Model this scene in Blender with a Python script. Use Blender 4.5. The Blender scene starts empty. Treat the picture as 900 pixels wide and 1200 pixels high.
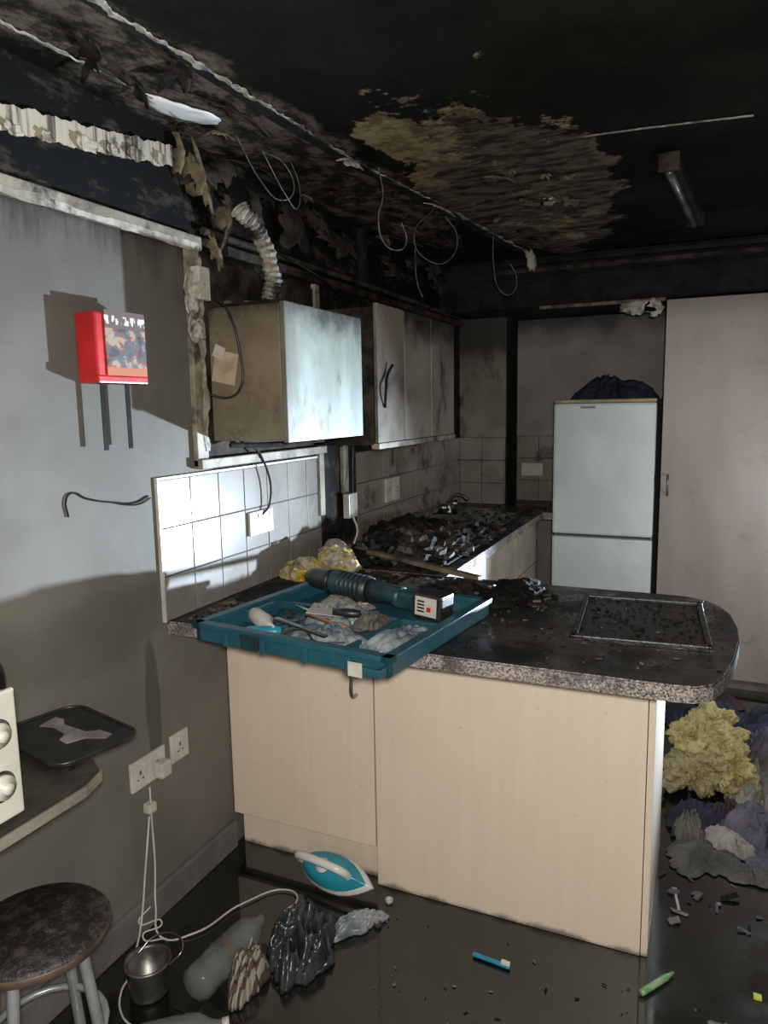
import bpy, bmesh, math, random
from mathutils import Vector, Matrix, noise as mn
random.seed(7)
scene=bpy.context.scene
COL=scene.collection
# ---------------------------------------------------------------- materials
class B:
    def __init__(s,name):
        m=bpy.data.materials.new(name); m.use_nodes=True
        s.m=m; s.nt=m.node_tree; s.n=s.nt.nodes; s.n.clear()
        s.out=s.n.new('ShaderNodeOutputMaterial'); s.b=s.n.new('ShaderNodeBsdfPrincipled')
        s.nt.links.new(s.b.outputs[0],s.out.inputs[0])
        tc=s.n.new('ShaderNodeTexCoord'); s.pos=tc.outputs['Object']
        sp=s.n.new('ShaderNodeSeparateXYZ'); s.L(s.pos,sp.inputs[0])
        s.x,s.y,s.z=sp.outputs
    def L(s,a,b):
        if isinstance(a,bpy.types.NodeSocket): s.nt.links.new(a,b)
        else:
            if isinstance(a,tuple) and len(a)==3: a=a+(1,)
            b.default_value=a
    def noise(s,scale,detail=4,rough=.6,vec=None,dist=0,sc=None):
        n=s.n.new('ShaderNodeTexNoise'); v=vec or s.pos
        if sc:
            mp=s.n.new('ShaderNodeMapping'); mp.inputs['Scale'].default_value=sc; s.L(v,mp.inputs[0]); v=mp.outputs[0]
        s.L(v,n.inputs['Vector']); n.inputs['Scale'].default_value=scale; n.inputs['Detail'].default_value=detail
        n.inputs['Roughness'].default_value=rough; n.inputs['Distortion'].default_value=dist
        return n.outputs['Fac']
    def vor(s,scale,col=False,feature='F1'):
        n=s.n.new('ShaderNodeTexVoronoi'); n.feature=feature; s.L(s.pos,n.inputs['Vector']); n.inputs['Scale'].default_value=scale
        return n.outputs['Color' if col else 'Distance']
    def math(s,op,a,b=0.0,clamp=False):
        n=s.n.new('ShaderNodeMath'); n.operation=op; n.use_clamp=clamp; s.L(a,n.inputs[0]); s.L(b,n.inputs[1]); return n.outputs[0]
    def mr(s,v,a,b,c=0.0,d=1.0):
        n=s.n.new('ShaderNodeMapRange'); n.interpolation_type='SMOOTHSTEP'; s.L(v,n.inputs[0])
        for i,k in enumerate((a,b,c,d)): n.inputs[i+1].default_value=k
        return n.outputs[0]
    def mix(s,f,a,b):
        n=s.n.new('ShaderNodeMix'); n.data_type='RGBA'
        s.L(f,n.inputs['Factor']); s.L(a,n.inputs[6]); s.L(b,n.inputs[7]); return n.outputs[2]
    def ell(s,c,r,axes='xy',k=.8,ns=5,soft=.3):
        v=[getattr(s,a) for a in axes]
        t=None
        for q,cc,rr in zip(v,c,r):
            d=s.math('DIVIDE',s.math('SUBTRACT',q,cc),rr); d=s.math('MULTIPLY',d,d)
            t=d if t is None else s.math('ADD',t,d)
        nn=s.math('MULTIPLY',s.math('SUBTRACT',s.noise(ns,6,.65),.5),k*4)
        t=s.math('ADD',t,nn)
        return s.mr(t,1-soft,1+soft,1,0)
    def fin(s,col,rough=.5,metal=0,bump=None,bs=.3,bd=.01,**kw):
        s.L(col,s.b.inputs['Base Color']); s.L(rough,s.b.inputs['Roughness']); s.b.inputs['Metallic'].default_value=metal
        if bump is not None:
            n=s.n.new('ShaderNodeBump'); n.inputs['Strength'].default_value=bs; n.inputs['Distance'].default_value=bd
            s.L(bump,n.inputs['Height']); s.L(n.outputs[0],s.b.inputs['Normal'])
        for k,v in kw.items(): s.b.inputs[k.replace('_',' ')].default_value=v
        return s.m
def pm(name,c1,c2=None,ns=8,rough=.5,metal=0,soot=0,sc=(.015,.013,.011),sns=5,bs=.2,bns=30,bd=.004,stretch=None,**kw):
    b=B(name); col=c1
    if c2: col=b.mix(b.mr(b.noise(ns,5,.6,sc=stretch),.35,.65),c1,c2)
    if soot>0:
        n=b.noise(sns,7,.65); col=b.mix(b.mr(n,.72-soot*.5,.92-soot*.5),col,sc)
    return b.fin(col,rough,metal,b.noise(bns,4,.6),bs,bd,**kw)

# left wall
b=B('taupe_wall_sooty')
base=b.mix(b.mr(b.noise(3,4),.35,.65),(.155,.143,.122),(.125,.114,.096))
sg=b.mr(b.math('ADD',b.z,b.math('MULTIPLY',b.noise(2,4),.5)),1.2,2.4,0,.5)
base=b.mix(sg,base,(.04,.038,.034))
smr=b.ell((1.45,.95),(.5,.10),'yz',.7,5,.6); base=b.mix(b.math('MULTIPLY',smr,.25),base,(.05,.045,.038))
drip=b.mr(b.math('ADD',b.z,b.math('MULTIPLY',b.noise(7,6,.7,sc=(1,1.6,.3)),.5)),2.18,2.36,0,.8); base=b.mix(drip,base,(.02,.018,.015))
nn=b.noise(9,6,.7)
dark=b.mix(b.mr(nn,.48,.68),(.009,.008,.0065),(.060,.047,.034))
yb=b.mr(b.math('ADD',b.y,b.math('MULTIPLY',b.math('SUBTRACT',nn,.5),.25)),1.90,1.99)
low=b.mr(b.z,.8,1.0)
c=b.mix(b.math('MULTIPLY',yb,low),base,dark)
st=b.ell((1.62,.66),(.03,.22),'yz',.35,7)
c=b.mix(b.math('MULTIPLY',st,.6),c,(.05,.045,.04))
zt=b.mr(b.math('ADD',b.z,b.math('MULTIPLY',b.math('SUBTRACT',nn,.5),.06)),2.03,2.07)
d2=b.mix(b.mr(b.noise(6,7,.7,sc=(1,1,2.5)),.52,.66),(.003,.003,.0026),(.036,.028,.019))
c=b.mix(zt,c,d2)
WALL=b.fin(c,.65,0,b.noise(60,3),.12,.002,Specular_IOR_Level=.12)
b=B('grey_wall_smoked')
c=b.mix(b.mr(b.noise(3,5),.35,.65),(.23,.21,.20),(.17,.155,.145))
zt=b.mr(b.math('ADD',b.z,b.math('MULTIPLY',b.math('SUBTRACT',b.noise(5,6,.7),.5),.25)),1.90,2.12)
c=b.mix(zt,c,(.012,.011,.010)); FARW=b.fin(c,.6,0,b.noise(60,3),.1,.002)
# ceiling
b=B('charred_ceiling')
c=b.mix(b.mr(b.noise(1.6,6,.6),.35,.7),(.0042,.0046,.0031),(.012,.0128,.0090))
tan=b.mix(b.mr(b.noise(11,7,.7),.4,.6),(.085,.060,.031),(.21,.16,.092))
brn=b.mix(b.mr(b.noise(8,7,.75,sc=(1,2.5,1)),.40,.60),(.018,.015,.011),(.090,.069,.048))
brn=b.mix(b.mr(b.noise(3.3,6,.7),.55,.62),brn,tan)
m1=b.ell((.80,3.02),(.34,1.05),'xy',.85,3.7,.06)
m1i=b.ell((.84,3.06),(.29,.95),'xy',.85,4.3,.10)
tanb=b.mix(b.mr(b.math('ADD',b.y,b.math('MULTIPLY',b.noise(5,5),.8)),2.85,3.3),tan,brn)
c=b.mix(m1,c,tanb)
c=b.mix(b.math('MULTIPLY',m1,m1i),c,brn)
m2=b.ell((.20,2.3),(.22,1.35),'xy',.7,5,.25)
b2=b.mix(b.mr(b.noise(10,7,.7,sc=(1.6,1,1)),.42,.62),(.013,.0115,.0085),(.092,.073,.053))
c=b.mix(m2,c,b2)
m3=b.ell((.58,2.20),(.10,.24),'xy',.8,6,.08); c=b.mix(m3,c,tan)
CEIL=b.fin(c,.85,0,b.noise(18,6,.7),.6,.012,Specular_IOR_Level=.05)
BLACK=pm('char_black',(.0045,.0045,.004),(.015,.0135,.0115),9,.8,bs=.6,bd=.01,Specular_IOR_Level=.15)
CHAR2=pm('char_brown',(.008,.0065,.005),(.042,.032,.022),12,.8,bs=.6,bd=.01,Specular_IOR_Level=.2)
WETCH=pm('wet_char',(.005,.005,.0045),(.015,.013,.011),9,.38,bs=.6,bd=.01)
ASH=pm('grey_ash',(.05,.045,.04),(.12,.105,.09),14,.9,soot=.4,sns=14,bs=.6,bd=.01)
# floor
b=B('wet_black_floor')
c=b.mix(b.mr(b.noise(3,6,.65),.4,.65),(.0045,.0052,.004),(.012,.0132,.0098))
c=b.mix(b.mr(b.noise(40,4,.7),.66,.76),c,(.03,.028,.022))
r=b.mr(b.noise(2.2,5,.6),.40,.66,.02,.20)
FLOOR=b.fin(c,r,0,b.noise(10,4,.6),.07,.003,Specular_IOR_Level=1.0)
def tilemat(name,c1,c2,soot):
    b=B(name); c=b.mix(b.mr(b.noise(4,5),.3,.7),c1,c2)
    n=b.noise(5,7,.65)
    c=b.mix(b.mr(n,.78-soot*.5,.95-soot*.5),c,(.05,.04,.03))
    return b.fin(c,.17,0,b.noise(14,2),.06,.003)
TILE=tilemat('cream_tile',(.235,.22,.195),(.165,.15,.13),.40)
TILE2=tilemat('smoked_tile',(.25,.22,.18),(.165,.14,.11),.55)
GROUT=pm('dark_grout',(.045,.038,.032),(.025,.022,.019),20,.8)
# worktop
b=B('speckled_granite_worktop')
v=b.vor(260,True); sv=b.n.new('ShaderNodeSeparateColor'); b.L(v,sv.inputs[0])
g=b.mix(b.mr(sv.outputs[0],.1,.9),(.14,.12,.11),(.38,.33,.31))
g=b.mix(b.mr(sv.outputs[1],.84,.88),g,(.05,.042,.04))
geo=b.n.new('ShaderNodeNewGeometry'); sn=b.n.new('ShaderNodeSeparateXYZ'); b.L(geo.outputs['Normal'],sn.inputs[0])
up=b.mr(sn.outputs[2],.5,.8)
s1=b.mr(b.noise(4,7,.7),.30,.55,.45,.97)
top=b.mix(s1,b.mix(.6,g,(.06,.045,.04)),(.012,.0108,.010))
sp=b.mr(b.noise(70,5,.8),.60,.68); top=b.mix(b.math('MULTIPLY',sp,.6),top,(.07,.06,.05))
rend=b.mr(b.x,1.46,1.58,0,.65)
edgev=b.math('MAXIMUM',b.mr(b.noise(7,6,.7),.46,.70,0,.85),rend); side=b.mix(edgev,g,(.05,.042,.038))
c=b.mix(up,side,top)
WTOP=b.fin(c,b.mr(b.noise(6,5),.4,.6,.24,.5),0,b.noise(60,5,.7),.35,.003)
# cream cabinet laminate
b=B('cream_laminate')
c=b.mix(b.mr(b.noise(3,5,.6,sc=(14,14,.8)),.3,.7),(.66,.56,.445),(.63,.53,.42))
c=b.mix(b.mr(b.noise(50,4,.6),.68,.76),c,(.42,.34,.26))
c=b.mix(b.math('MULTIPLY',b.mr(b.noise(2.2,5,.6),.52,.8),.4),c,(.40,.34,.26))
zz=b.mr(b.math('ADD',b.z,b.math('MULTIPLY',b.math('SUBTRACT',b.noise(14,5),.5),.05)),.0,.02,1,0)
c=b.mix(b.math('MULTIPLY',zz,.8),c,(.05,.045,.04))
CREAM=b.fin(c,.42,0,b.noise(8,3),.03,.002)
CREAMD=pm('smoked_shaded_laminate',(.17,.135,.095),(.11,.088,.062),4,.5,soot=.4,sns=4)
b=B('cupboard_smoked_cream')
c=b.mix(b.mr(b.noise(4,5),.35,.65),(.23,.205,.165),(.16,.14,.11))
c=b.mix(b.mr(b.noise(6,7,.65,sc=(1,1,.5)),.52,.68),c,(.035,.028,.02))
tp=b.mr(b.math('ADD',b.z,b.math('MULTIPLY',b.noise(7,6,.7),.3)),1.90,2.10); c=b.mix(tp,c,(.018,.014,.011))
CUP=b.fin(c,.5,0,b.noise(20,3),.06,.003)
FRIDGE=pm('fridge_enamel',(.53,.57,.555),(.45,.485,.47),3,.35,soot=.14,sc=(.22,.2,.16),sns=6,bs=.03)
FRIDGET=pm('fridge_scorched_top',(.36,.26,.12),(.2,.15,.08),8,.5)
RUBBER=pm('rubber_seal',(.05,.05,.05),rough=.6)
b=B('tall_door_laminate')
c=b.mix(b.mr(b.noise(2.5,5,.6,sc=(2,2,.6)),.3,.7),(.255,.205,.172),(.205,.165,.137))
c=b.mix(b.math('MULTIPLY',b.mr(b.noise(5,6,.7),.54,.75),.6),c,(.12,.093,.075))
c=b.mix(b.mr(b.z,1.95,2.1),c,(.12,.10,.08))
TALL=b.fin(c,.42,0,b.noise(20,3),.05,.002)
b=B('scorched_metal_white')
c=b.mix(b.mr(b.noise(4,5,.6,sc=(1,1.5,.6)),.35,.65),(.28,.31,.27),(.19,.20,.165))
c=b.mix(b.mr(b.noise(6,7,.7,sc=(1,1,.5)),.54,.70),c,(.08,.062,.038))
tp=b.mr(b.math('ADD',b.z,b.math('MULTIPLY',b.noise(9,6,.7),.18)),1.86,1.98)
c=b.mix(b.math('MULTIPLY',tp,.9),c,(.018,.015,.012))
lf_=b.mr(b.math('ADD',b.y,b.math('MULTIPLY',b.noise(8,5),.14)),2.0,2.18,1,0)
c=b.mix(b.math('MULTIPLY',lf_,.75),c,(.08,.07,.048))
HOODF=b.fin(c,.45,0,b.noise(8,3),.06,.004)
b=B('scorched_metal_beige')
c=b.mix(b.mr(b.noise(4,6,.6),.35,.65),(.18,.15,.10),(.11,.088,.058))
c=b.mix(b.mr(b.noise(7,7,.7),.54,.7),c,(.035,.028,.02))
tp=b.mr(b.math('ADD',b.z,b.math('MULTIPLY',b.noise(9,6,.7),.16)),1.88,1.97)
c=b.mix(b.math('MULTIPLY',tp,.85),c,(.015,.012,.01))
HOODS=b.fin(c,.5,0,b.noise(8,3),.08,.004)
PLASTER=pm('torn_plaster_white',(.40,.37,.31),(.19,.165,.12),14,.8,soot=.5,sns=16,bs=.5)
PLASTERC=pm('cracked_plaster',(.32,.30,.25),(.11,.095,.075),18,.8,soot=.66,sns=12,bs=.5)
PLASTERD=pm('torn_plaster_tan',(.17,.125,.067),(.05,.038,.023),14,.85,soot=.52,sns=16,bs=.5)
b=B('streaked_plaster')
s_=b.noise(12,5,.6,sc=(1,5,.2)); c=b.mix(b.mr(s_,.46,.62),(.36,.32,.24),(.07,.057,.038)); c=b.mix(b.mr(b.noise(7,6,.7),.52,.66),c,(.012,.011,.008))
PBAND=b.fin(c,.8,0,s_,.5,.01)
TRIMW=pm('scorched_cream_trim',(.28,.25,.185),(.15,.125,.088),9,.6,soot=.5,sns=7,bs=.4)
SKIRT=pm('skirting_grey',(.15,.14,.135),(.11,.10,.095),6,.45)
WHITEP=pm('white_plastic',(.50,.48,.43),(.38,.36,.31),10,.35,soot=.15,sns=12)
WHITEC=pm('clean_white',(.60,.60,.58),rough=.35)
DARKP=pm('black_plastic',(.012,.012,.013),(.022,.022,.022),20,.4)
RED=pm('red_plastic',(.46,.020,.018),(.34,.014,.014),10,.35)
CHROME=pm('dull_chrome',(.38,.37,.35),(.22,.21,.20),20,.3,1)
STEEL=pm('stained_steel',(.22,.215,.20),(.07,.065,.06),9,.4,.7,soot=.35)
TEAL=pm('teal_plastic',(.016,.085,.115),(.013,.065,.09),10,.42,soot=.2,sc=(.07,.085,.085),sns=9)
TEALB=pm('tool_teal',(.013,.05,.064),(.010,.025,.03),10,.45,soot=.42)
IRONT=pm('iron_turquoise',(.02,.25,.35),(.02,.19,.28),8,.3)
YEL=pm('insulation_yellow',(.60,.52,.24),(.46,.38,.14),14,.95,soot=.2,sc=(.22,.17,.08),sns=18,bs=1,bns=60,bd=.03)
YELD=pm('insulation_dirty',(.33,.28,.14),(.44,.37,.18),12,.95,soot=.35,sc=(.10,.08,.05),sns=16,bs=1,bns=60,bd=.03)
YPK=pm('yellow_wrapper',(.42,.28,.03),(.34,.32,.25),16,.35,soot=.45,sns=14)
CLB=pm('navy_cloth',(.018,.022,.050),(.009,.010,.02),10,.85,bs=.5)
CLP=pm('purple_cloth',(.070,.062,.105),(.11,.10,.13),8,.85,bs=.5,soot=.3)
CLR=pm('maroon_cloth',(.08,.022,.026),(.025,.012,.015),10,.85,bs=.5,soot=.3)
CLG=pm('grey_cloth',(.12,.115,.095),(.05,.046,.038),7,.85,bs=.5,soot=.3)
CLW=pm('dirty_white_cloth',(.29,.28,.25),(.13,.12,.10),9,.85,bs=.5,soot=.2)
BAG=pm('bin_bag_black',(.016,.018,.022),(.04,.043,.05),14,.28,bs=.5,bns=14,bd=.01)
b=B('striped_cloth')
w=b.n.new('ShaderNodeTexWave'); b.L(b.pos,w.inputs[0]); w.inputs['Scale'].default_value=22; w.inputs['Distortion'].default_value=2.5
STRIPE=b.fin(b.mix(b.mr(w.outputs[1],.4,.6),(.07,.04,.03),(.26,.24,.20)),.8,0,b.noise(30,4),.4,.005)
b=B('burnt_stool_seat')
n=b.noise(28,6,.75); c=b.mix(b.mr(n,.45,.62),(.016,.012,.011),(.055,.042,.038)); c=b.mix(b.mr(b.noise(60,4,.7),.62,.70),c,(.15,.135,.125))
WOODT=b.fin(c,.4,0,n,.8,.008)
WOODE=pm('stool_edge_wood',(.09,.06,.04),(.035,.025,.018),10,.5)
SILV=pm('silver_paint',(.33,.35,.36),(.24,.25,.26),10,.35,.4)
TABT=pm('dirty_table_top',(.045,.040,.033),(.022,.019,.016),7,.3,soot=.35,sns=8,bs=.4)
TABE=pm('table_edge',(.22,.195,.16),(.12,.105,.085),10,.6)
OVEN=pm('cream_enamel',(.55,.535,.48),(.48,.46,.40),7,.35)
PAPER=pm('paper_tag',(.38,.31,.22),(.26,.20,.13),12,.8)
WOODL=pm('pale_wood',(.19,.145,.095),(.10,.075,.048),9,.6,soot=.45)
GREENP=pm('green_plastic',(.08,.30,.10),(.34,.42,.27),20,.35)
BLUEP=pm('blue_plastic',(.03,.27,.36),(.02,.18,.3),20,.35)
ORANGE=pm('orange_plastic',(.45,.11,.03),rough=.4)
YELP=pm('neon_yellow',(.45,.55,.05),rough=.4)
b=B('leaflet_print')
v=b.noise(24,3,.5); v2=b.noise(40,3,.6,sc=(1,1,2))
hs=b.mix(b.mr(v,.36,.48),(.06,.05,.06),(.09,.10,.11)); hs=b.mix(b.mr(v,.50,.58),hs,(.30,.22,.16)); hs=b.mix(b.mr(v2,.56,.62),hs,(.22,.06,.05))
c=b.mix(b.mr(b.z,1.765,1.767),hs,(.12,.085,.08)); c=b.mix(b.mr(b.z,1.664,1.668,1,0),c,(.38,.12,.06))
tx=b.noise(90,2,.5,sc=(1,1,.35)); tz=b.math('MULTIPLY',b.mr(tx,.52,.56),b.math('MULTIPLY',b.mr(b.z,1.775,1.777),b.mr(b.z,1.797,1.799,1,0)))
c=b.mix(tz,c,(.55,.53,.5))
PRINT=b.fin(c,.3)
b=B('clear_plastic'); PET=b.fin((.20,.225,.22),.12,0,b.noise(25,3),.6,.01,Alpha=.36)
b=B('dusty_clear_sheet'); PETB=b.fin(b.mix(b.mr(b.noise(15,5),.4,.6),(.12,.16,.18),(.33,.36,.37)),.3,0,b.noise(30,4),.6,.006,Alpha=.75)
# ---------------------------------------------------------------- geometry helpers
def group(name,parent=None):
    e=bpy.data.objects.new(name,None); COL.objects.link(e); e.empty_display_size=.1
    if parent: e.parent=parent
    return e
def link(name,me,mat,parent=None,smooth=False):
    o=bpy.data.objects.new(name,me); COL.objects.link(o)
    for m in (mat if isinstance(mat,(list,tuple)) else [mat]): me.materials.append(m)
    if smooth:
        for p in me.polygons: p.use_smooth=True
    if parent: o.parent=parent
    return o
def frombm(name,bm,mat,parent=None,smooth=False):
    bmesh.ops.recalc_face_normals(bm,faces=bm.faces)
    me=bpy.data.meshes.new(name); bm.to_mesh(me); bm.free(); return link(name,me,mat,parent,smooth)
def addbox(bm,x0,x1,y0,y1,z0,z1,bev=0,M=None,mi=0):
    r=bmesh.ops.create_cube(bm,size=1); vs=r['verts']
    for v in vs: v.co=Vector(((x0+x1)/2+v.co.x*(x1-x0),(y0+y1)/2+v.co.y*(y1-y0),(z0+z1)/2+v.co.z*(z1-z0)))
    if M:
        for v in vs: v.co=M@v.co
    fs=list({f for v in vs for f in v.link_faces})
    for f in fs: f.material_index=mi
    if bev>0:
        es=list({e for v in vs for e in v.link_edges})
        bmesh.ops.bevel(bm,geom=es,offset=bev,segments=2,affect='EDGES',profile=.6)
def box(name,x0,x1,y0,y1,z0,z1,mat,bev=0,parent=None,M=None):
    bm=bmesh.new(); addbox(bm,x0,x1,y0,y1,z0,z1,bev,M); return frombm(name,bm,mat,parent)
def prism(name,pts,z0,z1,mat,parent=None,bev=0,M=None):
    bm=bmesh.new(); vs=[bm.verts.new((p[0],p[1],z0)) for p in pts]; f=bm.faces.new(vs)
    r=bmesh.ops.extrude_face_region(bm,geom=[f]); 
    for v in r['geom']:
        if isinstance(v,bmesh.types.BMVert): v.co.z=z1
    if bev: bmesh.ops.bevel(bm,geom=[e for e in bm.edges if abs(e.verts[0].co.z-e.verts[1].co.z)<1e-6],offset=bev,segments=2,affect='EDGES')
    if M:
        for v in bm.verts: v.co=M@v.co
    return frombm(name,bm,mat,parent)
def lathe(name,prof,mat,parent=None,M=None,n=32,smooth=True,wob=0):
    bm=bmesh.new(); rings=[]
    for r,z in prof:
        rings.append([bm.verts.new((r*math.cos(2*math.pi*i/n)*(1+wob*math.sin(3*i)),r*math.sin(2*math.pi*i/n)*(1+wob*math.cos(2*i)),z)) for i in range(n)])
    for a,c in zip(rings,rings[1:]):
        for i in range(n): bm.faces.new((a[i],a[(i+1)%n],c[(i+1)%n],c[i]))
    bmesh.ops.remove_doubles(bm,verts=bm.verts,dist=1e-5)
    if M:
        for v in bm.verts: v.co=M@v.co
    return frombm(name,bm,mat,parent,smooth)
def T(x,y,z,rz=0,rx=0,ry=0,s=1):
    return Matrix.Translation((x,y,z))@Matrix.Rotation(math.radians(rz),4,'Z')@Matrix.Rotation(math.radians(rx),4,'X')@Matrix.Rotation(math.radians(ry),4,'Y')@Matrix.Scale(s,4)
def tube(name,pts,r,mat,parent=None,cyc=False,poly=False):
    cu=bpy.data.curves.new(name,'CURVE'); cu.dimensions='3D'; cu.bevel_depth=r; cu.bevel_resolution=2; cu.use_fill_caps=True; cu.resolution_u=8
    sp=cu.splines.new('POLY' if poly else 'BEZIER')
    P=sp.points if poly else sp.bezier_points
    P.add(len(pts)-1)
    for q,p in zip(P,pts):
        if poly: q.co=(*p,1)
        else: q.co=p; q.handle_left_type='AUTO'; q.handle_right_type='AUTO'
    sp.use_cyclic_u=cyc
    o=bpy.data.objects.new(name,cu); COL.objects.link(o); cu.materials.append(mat)
    if parent:o.parent=parent
    return o
def lump(name,c,r,amp,freq,mat,parent=None,seed=0,ridged=False,sub=4,M=None,zmin=0.002,smooth=True):
    bm=bmesh.new(); bmesh.ops.create_icosphere(bm,subdivisions=sub,radius=1)
    off=Vector((seed*7.3,seed*3.1,seed*5.7))
    for v in bm.verts:
        d=v.co.copy(); p=Vector((d.x*r[0],d.y*r[1],d.z*r[2]))
        q=p*freq+off
        n=mn.fractal(q,1.0,2.0,4)
        if ridged: n=(1-2*abs(mn.noise(q)))*.7+.5*(1-2*abs(mn.noise(q*2.3)))
        n2=mn.noise(q*.5)
        p=p*(1+.35*n2)+d*amp*n
        v.co=Vector(c)+p
        if v.co.z<zmin: v.co.z=zmin+ (0.004*abs(mn.noise(q*3)))
    if M:
        for v in bm.verts: v.co=M@v.co
    return frombm(name,bm,mat,parent,smooth)
def cloth(name,c,r,H,mat,parent=None,seed=0,ang=0,fold=1.0,n=64,z0=.003):
    """crumpled cloth: irregular sheet with soft anisotropic folds"""
    bm=bmesh.new(); ca,sa=math.cos(math.radians(ang)),math.sin(math.radians(ang)); G=[]
    for i in range(n+1):
        row=[]
        for j in range(n+1):
            u=i/n*2-1; v=j/n*2-1
            x=u*math.sqrt(1-v*v/2); y=v*math.sqrt(1-u*u/2)
            a=math.atan2(y,x); R=1+.30*mn.fractal(Vector((math.cos(a)*1.3+seed*2.1,math.sin(a)*1.3,seed)),1,2,4)*1.5
            rr=min(1,math.hypot(x,y)); env=(1-rr**2.6)**.75 if rr<1 else 0
            wx=x+.6*mn.noise(Vector((x*1.3+seed,y*1.3,seed*3)))
            wy=y+.6*mn.noise(Vector((x*1.3+seed*2,y*1.3+4,seed*3)))
            def rid(p,q,k):
                t=abs(mn.noise(Vector((p,q,k)))); return 1-math.sqrt(t*t+.004)*2.4
            f1=rid(wx*2.6*fold,wy*.9*fold,seed*1.7); f2=rid((wx+wy)*1.9*fold,(wy-wx)*3.2*fold,seed*2.7); f3=rid(wx*5*fold,wy*5*fold,seed*.9)
            h=env*(.36+.34*f1+.20*f2+.10*f3+.35*mn.noise(Vector((x*1.4,y*1.4,seed*.7))))
            h=max(h,.0)
            X=x*R*r[0];Y=y*R*r[1]
            row.append(bm.verts.new((c[0]+X*ca-Y*sa,c[1]+X*sa+Y*ca,max(z0,c[2])+h*H)))
        G.append(row)
    for i in range(n):
        for j in range(n): bm.faces.new((G[i][j],G[i+1][j],G[i+1][j+1],G[i][j+1]))
    o=frombm(name,bm,mat,parent,True)
    if sum(p.normal.z for p in o.data.polygons)<0: o.data.flip_normals()
    s=o.modifiers.new('s','SOLIDIFY'); s.thickness=.003; s.offset=1
    return o
def flap(name,c,U,V,su,sv,mat,seed=0,curl=.03,parent=None,n=36,rough=.35):
    U=Vector(U).normalized();V=Vector(V).normalized();N=U.cross(V);c=Vector(c)
    bm=bmesh.new(); rings=[]
    for k in (1,.66,.33):
        ring=[]
        for i in range(n):
            a=2*math.pi*i/n
            rr=1+rough*mn.fractal(Vector((math.cos(a)*1.6+seed*3.3,math.sin(a)*1.6,seed)),1,2,4)*1.6
            rr*=k
            u=math.cos(a)*rr;v=math.sin(a)*rr
            ring.append(bm.verts.new(c+U*su*u+V*sv*v+N*(curl*(u*u+v*v*.6)+curl*.5*mn.noise(Vector((u*2,v*2,seed))))))
        rings.append(ring)
    cv=bm.verts.new(c)
    for a,d in zip(rings,rings[1:]):
        for i in range(n): bm.faces.new((a[i],a[(i+1)%n],d[(i+1)%n],d[i]))
    for i in range(n): bm.faces.new((rings[-1][i],rings[-1][(i+1)%n],cv))
    o=frombm(name,bm,mat,parent,True)
    s=o.modifiers.new('s','SOLIDIFY'); s.thickness=.003
    return o
def strip(name,pts,w,axis,mat,seed=0,parent=None,seg=60,wn=.8,drop=.01,hf=5):
    pts=[Vector(p) for p in pts]; A=Vector(axis).normalized(); bm=bmesh.new(); pr=None
    tot=len(pts)-1
    for i in range(seg+1):
        t=i/seg*tot; k=min(int(t),tot-1); p=pts[k].lerp(pts[k+1],t-k)
        a=w*(.5+wn*mn.fractal(Vector((t*hf+seed,seed,0)),1,2,6)); bb=w*(.5+wn*mn.fractal(Vector((t*hf,seed,9)),1,2,6))
        a=max(a,w*.08);bb=max(bb,w*.08)
        dz=Vector((0,0,-drop*abs(mn.noise(Vector((t*hf*1.2,seed,4))))))
        v1=bm.verts.new(p+A*a+dz);v2=bm.verts.new(p-A*bb)
        if pr: bm.faces.new((pr[0],v1,v2,pr[1]))
        pr=(v1,v2)
    o=frombm(name,bm,mat,parent); s=o.modifiers.new('s','SOLIDIFY'); s.thickness=.004
    return o
# ---------------------------------------------------------------- room
ZC=2.37
box('floor',-.1,3.1,-1.3,4.95,-.1,0,FLOOR)
box('ceiling',-.1,3.1,-1.3,4.95,ZC,ZC+.1,CEIL)
box('wall_left',-.1,0,-1.3,4.95,0,ZC,WALL)
box('wall_right',3.0,3.1,-1.3,4.95,0,ZC,FARW)
box('wall_back',0,3.0,4.85,4.95,0,ZC,FARW)
box('wall_front',0,3.0,-1.3,-1.2,0,ZC,FARW)
cg=group('corner_boxing')
box('boxing_face',0.001,.31,4.60,4.612,.911,2.1,CUP,parent=cg)
box('boxing_side',.311,.322,4.60,4.849,.911,2.1,BLACK,parent=cg)
bg=group('ceiling_bulkhead')
box('bulkhead_body',0.001,2.999,4.22,4.849,2.10,ZC-.001,BLACK,parent=bg)
for i,(z,d) in enumerate(((2.325,.05),(2.285,.035),(2.235,.02))): box('cornice_%d'%i,.35,2.999,4.22-d,4.22,z,z+.022,CHAR2 if i==1 else BLACK,.004,parent=bg)
te=group('trim_3')
box('bulkhead_edge',.60,1.265,4.205,4.219,2.082,2.099,PLASTERD,parent=te)
flap('torn_edge',(1.12,4.2,2.055),(1,0,0),(0,0,-1),.09,.035,PLASTER,3,.0,te)
flap('torn_edge_2',(1.21,4.2,2.05),(1,0,0),(0,0,-1),.05,.05,PLASTER,5,.0,te)
box('baseboard_left',0.0,.02,-1.2,1.98,0,.10,SKIRT,.006)
tg=group('trim_1')
box('trim_board',0.001,.03,-1.2,1.93,2.045,2.085,TRIMW,.004,parent=tg)
strip('trim_torn',[(.031,.9,2.05),(.031,1.92,2.05)],.020,(0,0,1),PLASTER,2,tg,120,.6,.005,6)
fg=group('trim_2')
box('backing_board',0.001,.010,1.93,2.69,1.40,2.03,CHAR2,parent=fg)
box('frame_left',0.001,.02,1.87,1.925,1.37,2.05,TRIMW,.003,parent=fg)
box('frame_sill',0.001,.035,1.87,2.70,1.365,1.395,TRIMW,.003,parent=fg)
box('frame_right',0.001,.02,2.66,2.70,1.10,2.05,TRIMW,.003,parent=fg)
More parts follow.
